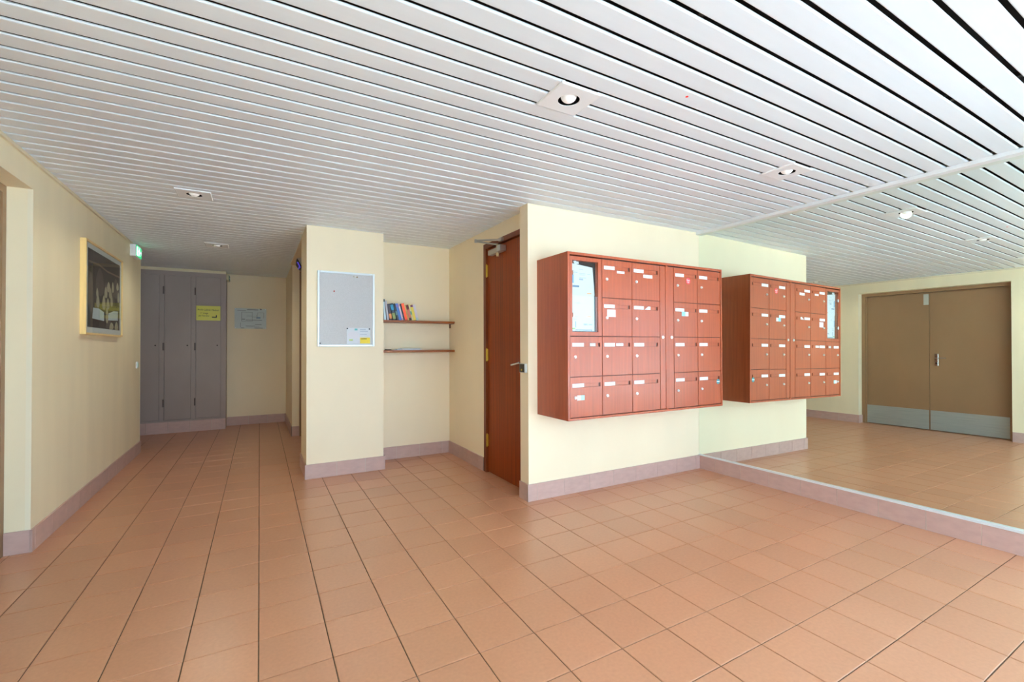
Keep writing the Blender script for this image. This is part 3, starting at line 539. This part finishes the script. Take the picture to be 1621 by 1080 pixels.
BOOKS = [ # c0, c1, height, lean deg, cover rgb, spine marks [(z0,z1,rgb)], depth, label
 (158, 203, 0.198, 3, (120, 160, 175), [(0.17, 0.195, (40, 60, 55))], 0.13, 'tall blue-grey book, leftmost on the upper shelf'),
 (205, 268, 0.205, 4, (205, 228, 236), [(0.178, 0.204, (24, 40, 30))], 0.13, 'tall pale blue book with black tip'),
 (270, 333, 0.190, 6, (200, 196, 202), [], 0.13, 'tall plain light grey book'),
 (340, 432, 0.160, 14, (46, 22, 44), [(0.012, 0.062, (240, 150, 80))], 0.11, 'dark purple book with orange foot'),
 (436, 548, 0.166, 14, (14, 40, 62), [(0.098, 0.152, (20, 130, 170)), (0.01, 0.07, (150, 160, 90))], 0.11, 'navy book with teal and olive spine bands'),
 (550, 622, 0.168, 14, (22, 20, 26), [(0.05, 0.09, (90, 120, 120))], 0.11, 'black book beside the blue one'),
 (625, 720, 0.168, 14, (70, 120, 200), [(0.13, 0.155, (120, 110, 190))], 0.11, 'bright blue book in middle of the row'),
 (724, 782, 0.166, 14, (186, 150, 170), [(0.02, 0.14, (228, 206, 214))], 0.11, 'thin pink and lilac book'),
 (784, 838, 0.168, 14, (20, 18, 24), [(0.05, 0.06, (90, 60, 120))], 0.11, 'thin black book left of the orange one'),
 (840, 940, 0.172, 14, (255, 84, 20), [(0.0, 0.012, (235, 50, 20))], 0.11, 'vivid orange paperback in the leaning row'),
 (942, 988, 0.158, 14, (214, 176, 96), [], 0.11, 'thin ochre book right of the orange one'),
 (990, 1090, 0.160, 14, (196, 104, 80), [(0.11, 0.155, (100, 30, 26)), (0.0, 0.025, (40, 24, 22))], 0.11, 'salmon book with dark red top'),
 (1093, 1150, 0.165, 14, (224, 216, 160), [(0.06, 0.095, (110, 180, 160))], 0.11, 'cream book with green spine patch'),
 (1152, 1246, 0.162, 14, (216, 196, 70), [(0.138, 0.158, (100, 30, 100))], 0.11, 'yellow book with purple tip'),
 (1250, 1345, 0.165, 14, (216, 208, 222), [(0.0, 0.03, (170, 200, 200))], 0.11, 'white and lilac book, rightmost of the row')]
prev = None
LEAN = [1, 4, 7, 9, 12] + [14] * 10
for bi, (c0, c1, hh, ln, rgb, marks, dep, lab) in enumerate(BOOKS):
    ln = LEAN[bi]; cs = math.cos(math.radians(ln)); th = (crop_x(c1) - crop_x(c0)) * cs * 0.88; y0 = 1.640; yb = y0 + dep
    X = -0.676 if prev is None else prev[0] + prev[1] / cs + 0.001 + min(hh, prev[2]) * (math.tan(math.radians(ln)) - math.tan(math.radians(prev[3])))
    prev = (X, th, hh, ln)
    R = Matrix.Translation((X, 0, Z1 + 0.0006)) @ Matrix.Rotation(math.radians(-ln), 4, 'Y')
    root = thing('book', lab, 'book', (X + th / 2, (y0 + yb) / 2, Z1), 'books leaning on the upper niche shelf')
    def rb(name, boxes, m, par):
        bm = bmesh.new()
        for lo, hi in boxes: bx(bm, lo, hi)
        bmesh.ops.transform(bm, matrix=R, verts=bm.verts); return obj(name, bm, m, par)
    cm = mat('book_cover_%d_%d_%d' % rgb, rgb, rough=0.45); t = 0.0012
    cv = rb('cover', [((0, y0, 0), (t, yb, hh)), ((th - t, y0, 0), (th, yb, hh)), ((t, y0, 0), (th - t, y0 + t, hh))], cm, root)
    rb('pages', [((t, y0 + t + 0.0002, 0.003), (th - t, yb - 0.003, hh - 0.003))], mat('book_pages', (232, 222, 196), rough=0.8), root)
    for z0, z1, mr in marks: rb('spine_mark', [((0.0006, y0 - 0.0005, z0), (th - 0.0006, y0 + 0.0003, z1))], mat('book_mark_%d_%d_%d' % mr, mr, rough=0.5), cv)
MAG = [(-0.56, -0.30, 1.632, 1.760, 0.0, (226, 228, 236), 'white magazine at bottom of the flat pile on the lower shelf', 5), (-0.52, -0.27, 1.640, 1.765, 0.0065, (196, 206, 220), 'pale grey magazine in middle of the flat pile', -6), (-0.48, -0.29, 1.645, 1.768, 0.012, (120, 168, 196), 'blue leaflet on top of the flat magazine pile', 9)]
for x0, x1, y0, y1, dz, rgb, lab, ang in MAG:
    root = thing('magazine', lab, 'magazine', ((x0 + x1) / 2, (y0 + y1) / 2, Z2 + dz), 'flat magazines on the lower niche shelf')
    def rm(name, lo, hi, m):
        bm = bmesh.new(); bx(bm, lo, hi); c = Vector(((x0 + x1) / 2, (y0 + y1) / 2, 0))
        bmesh.ops.transform(bm, matrix=Matrix.Translation(c) @ Matrix.Rotation(math.radians(ang * 0.4), 4, 'Z') @ Matrix.Translation(-c), verts=bm.verts); return obj(name, bm, m, root)
    zb = Z2 + dz + 0.0003; rm('pages', (x0, y0, zb), (x1, y1, zb + 0.0042), PAPER); rm('cover', (x0 - 0.001, y0 - 0.001, zb + 0.0043), (x1 + 0.001, y1 + 0.001, zb + 0.0052), mat('magazine_cover_%d' % rgb[0], rgb, rough=0.35))
root = thing('leaflet', 'small folded brown leaflet at left end of the lower shelf', 'leaflet', (-0.60, 1.66, Z2))
bm = bmesh.new(); prism(bm, [(-0.635, Z2 + 0.0005), (-0.575, Z2 + 0.0005), (-0.585, Z2 + 0.010), (-0.625, Z2 + 0.010)], 'y', 1.64, 1.72); obj('folded_sheet', bm, mat('brown_leaflet', (92, 58, 34), rough=0.6), root)

# ------------------------------------------------------------------ framed picture on the left wall
fp = thing('framed_picture', 'pale wood framed dark picture with pale feather shapes on left wall', 'picture', (-2.83, 1.9, 1.235))
py0, py1, pz0, pz1, pxf = 1.467, 2.515, 1.237, 1.931, -2.816
PINE = wood('pale_frame_wood', (236, 202, 136), 0.4, 0.92, 1.05, sc=(60, 60, 4)); fw = 0.014
B('frame_bar', (XL + 0.0005, py0, pz0), (pxf, py0 + fw, pz1), PINE, fp); B('frame_bar', (XL + 0.0005, py1 - fw, pz0), (pxf, py1, pz1), PINE, fp)
B('frame_bar', (XL + 0.0005, py0 + fw, pz0), (pxf, py1 - fw, pz0 + fw), PINE, fp); B('frame_bar', (XL + 0.0005, py0 + fw, pz1 - fw), (pxf, py1 - fw, pz1), PINE, fp)
B('mount', (-2.845, py0 + fw, pz0 + fw), (-2.829, py1 - fw, pz1 - fw), mat('grey_blue_mount', (222, 227, 227), rough=0.7), fp)
iy0, iy1, iz0, iz1, ix = py0 + 0.085, py1 - 0.06, pz0 + 0.057, pz1 - 0.052, -2.8275
pr_ = B('print', (-2.8292, iy0, iz0), (ix, iy1, iz1), mat('dark_print', (52, 44, 42), rough=0.5, noise=((2, 6, 3), 4, 0.6, 1.3)), fp)
def U(u, v): return (iy0 + u * (iy1 - iy0), iz0 + v * (iz1 - iz0))
def blobs(name, items, m, off):
    bm = bmesh.new()
    for u, v, ru, rv, an in items:
        c, s = math.cos(an), math.sin(an); y, z = U(u, v); pts = []
        for t in range(18):
            a = 2 * math.pi * t / 18; p, q = ru * (iy1 - iy0) * math.cos(a) * (1 - 0.35 * math.sin(a)), rv * (iz1 - iz0) * math.sin(a)
            pts.append((min(max(y + p * c - q * s, iy0), iy1), min(max(z + p * s + q * c, iz0), iz1)))
        prism(bm, pts, 'x', ix + off, ix + off + 0.0004)
    obj(name, bm, m, pr_)
def quad(name, uv, m, off):
    bm = bmesh.new(); prism(bm, [U(*p) for p in uv], 'x', ix + off, ix + off + 0.0004); obj(name, bm, m, pr_)
blobs('dim_shapes', [(0.33, 0.62, 0.12, 0.19, 0), (0.08, 0.45, 0.07, 0.26, 0.05), (0.52, 0.56, 0.05, 0.10, 0), (0.85, 0.62, 0.09, 0.15, 0), (0.62, 0.06, 0.1, 0.09, 0), (0.75, 0.42, 0.06, 0.16, 0.1)], mat('print_mid', (92, 82, 76), rough=0.5), 0.0002)
quad('wavy_reflection', [(0.02, 0.845), (0.30, 0.862), (0.55, 0.825), (0.98, 0.83), (0.98, 0.805), (0.56, 0.80), (0.30, 0.835), (0.02, 0.82)], mat('reflection_tan', (140, 118, 98), rough=0.5), 0.0006)  # ceiling edge reflected in the glass, drawn as a flat strip
quad('yellow_reflection', [(0.18, 0.262), (0.50, 0.255), (0.97, 0.30), (0.97, 0.36), (0.5, 0.335), (0.18, 0.325)], mat('reflection_olive', (146, 136, 62), rough=0.5), 0.0006)  # yellowish reflection in the glass, drawn into the picture
REFLP = mat('reflection_white', (206, 222, 228), rough=0.5)
quad('white_reflection', [(0.12, 0.115), (0.46, 0.105), (0.46, 0.225), (0.30, 0.262), (0.14, 0.255)], REFLP, 0.0007); quad('white_reflection', [(0.58, 0.125), (0.93, 0.145), (0.93, 0.285), (0.78, 0.275), (0.60, 0.225)], REFLP, 0.0007)  # pale reflections in the glass, put in as flat coloured shapes
blobs('pale_feathers', [(0.60, 0.60, 0.055, 0.075, 0.1), (0.66, 0.52, 0.045, 0.08, -0.05), (0.74, 0.62, 0.035, 0.08, 0), (0.91, 0.66, 0.04, 0.06, 0.05), (0.51, 0.51, 0.045, 0.08, 0.05), (0.70, 0.42, 0.04, 0.09, 0.1), (0.94, 0.50, 0.03, 0.08, 0), (0.27, 0.36, 0.045, 0.09, 0.1), (0.45, 0.36, 0.05, 0.10, 0), (0.58, 0.36, 0.05, 0.08, 0.05), (0.55, 0.20, 0.04, 0.12, 0), (0.70, 0.045, 0.07, 0.055, 0.15), (0.88, 0.055, 0.06, 0.07, 0), (0.25, 0.47, 0.03, 0.06, 0)], mat('print_pale', (186, 180, 150), rough=0.5), 0.001)
B('glass_pane', (-2.8235, py0 + fw, pz0 + fw), (-2.8215, py1 - fw, pz1 - fw), glass_mat('acrylic_pane', (0.97, 0.98, 0.97, 1), 1.3), fp)

# ------------------------------------------------------------------ switches
ks = thing('key_switch', 'dark key switch on the wall end beside the wooden door', 'switch', (-0.01, 0.06, 0.945))
B('housing', (-0.022, 0.012, 0.944), (-0.0005, 0.092, 1.012), mat('switch_grey', (196, 196, 190), rough=0.45), ks, 0.003)
B('face', (-0.0235, 0.018, 0.948), (-0.0215, 0.090, 1.008), mat('switch_bronze', (66, 56, 38), rough=0.35, metal=0.4), ks)
bm = bmesh.new(); cyl(bm, (-0.0235, 0.054, 0.965), (-0.026, 0.054, 0.965), 0.008, 12); obj('key_cylinder', bm, BRASS, ks)
ls = thing('light_switch', 'small white light switch at far end of the left wall', 'switch', (XL + 0.01, 3.27, 0.92))
B('plate', (XL + 0.0005, 3.235, 0.92), (XL + 0.011, 3.305, 0.99), WHITE, ls, 0.003); B('rocker', (XL + 0.0105, 3.248, 0.932), (XL + 0.0155, 3.292, 0.978), mat('rocker_mint', (206, 236, 226), rough=0.35), ls, 0.002)
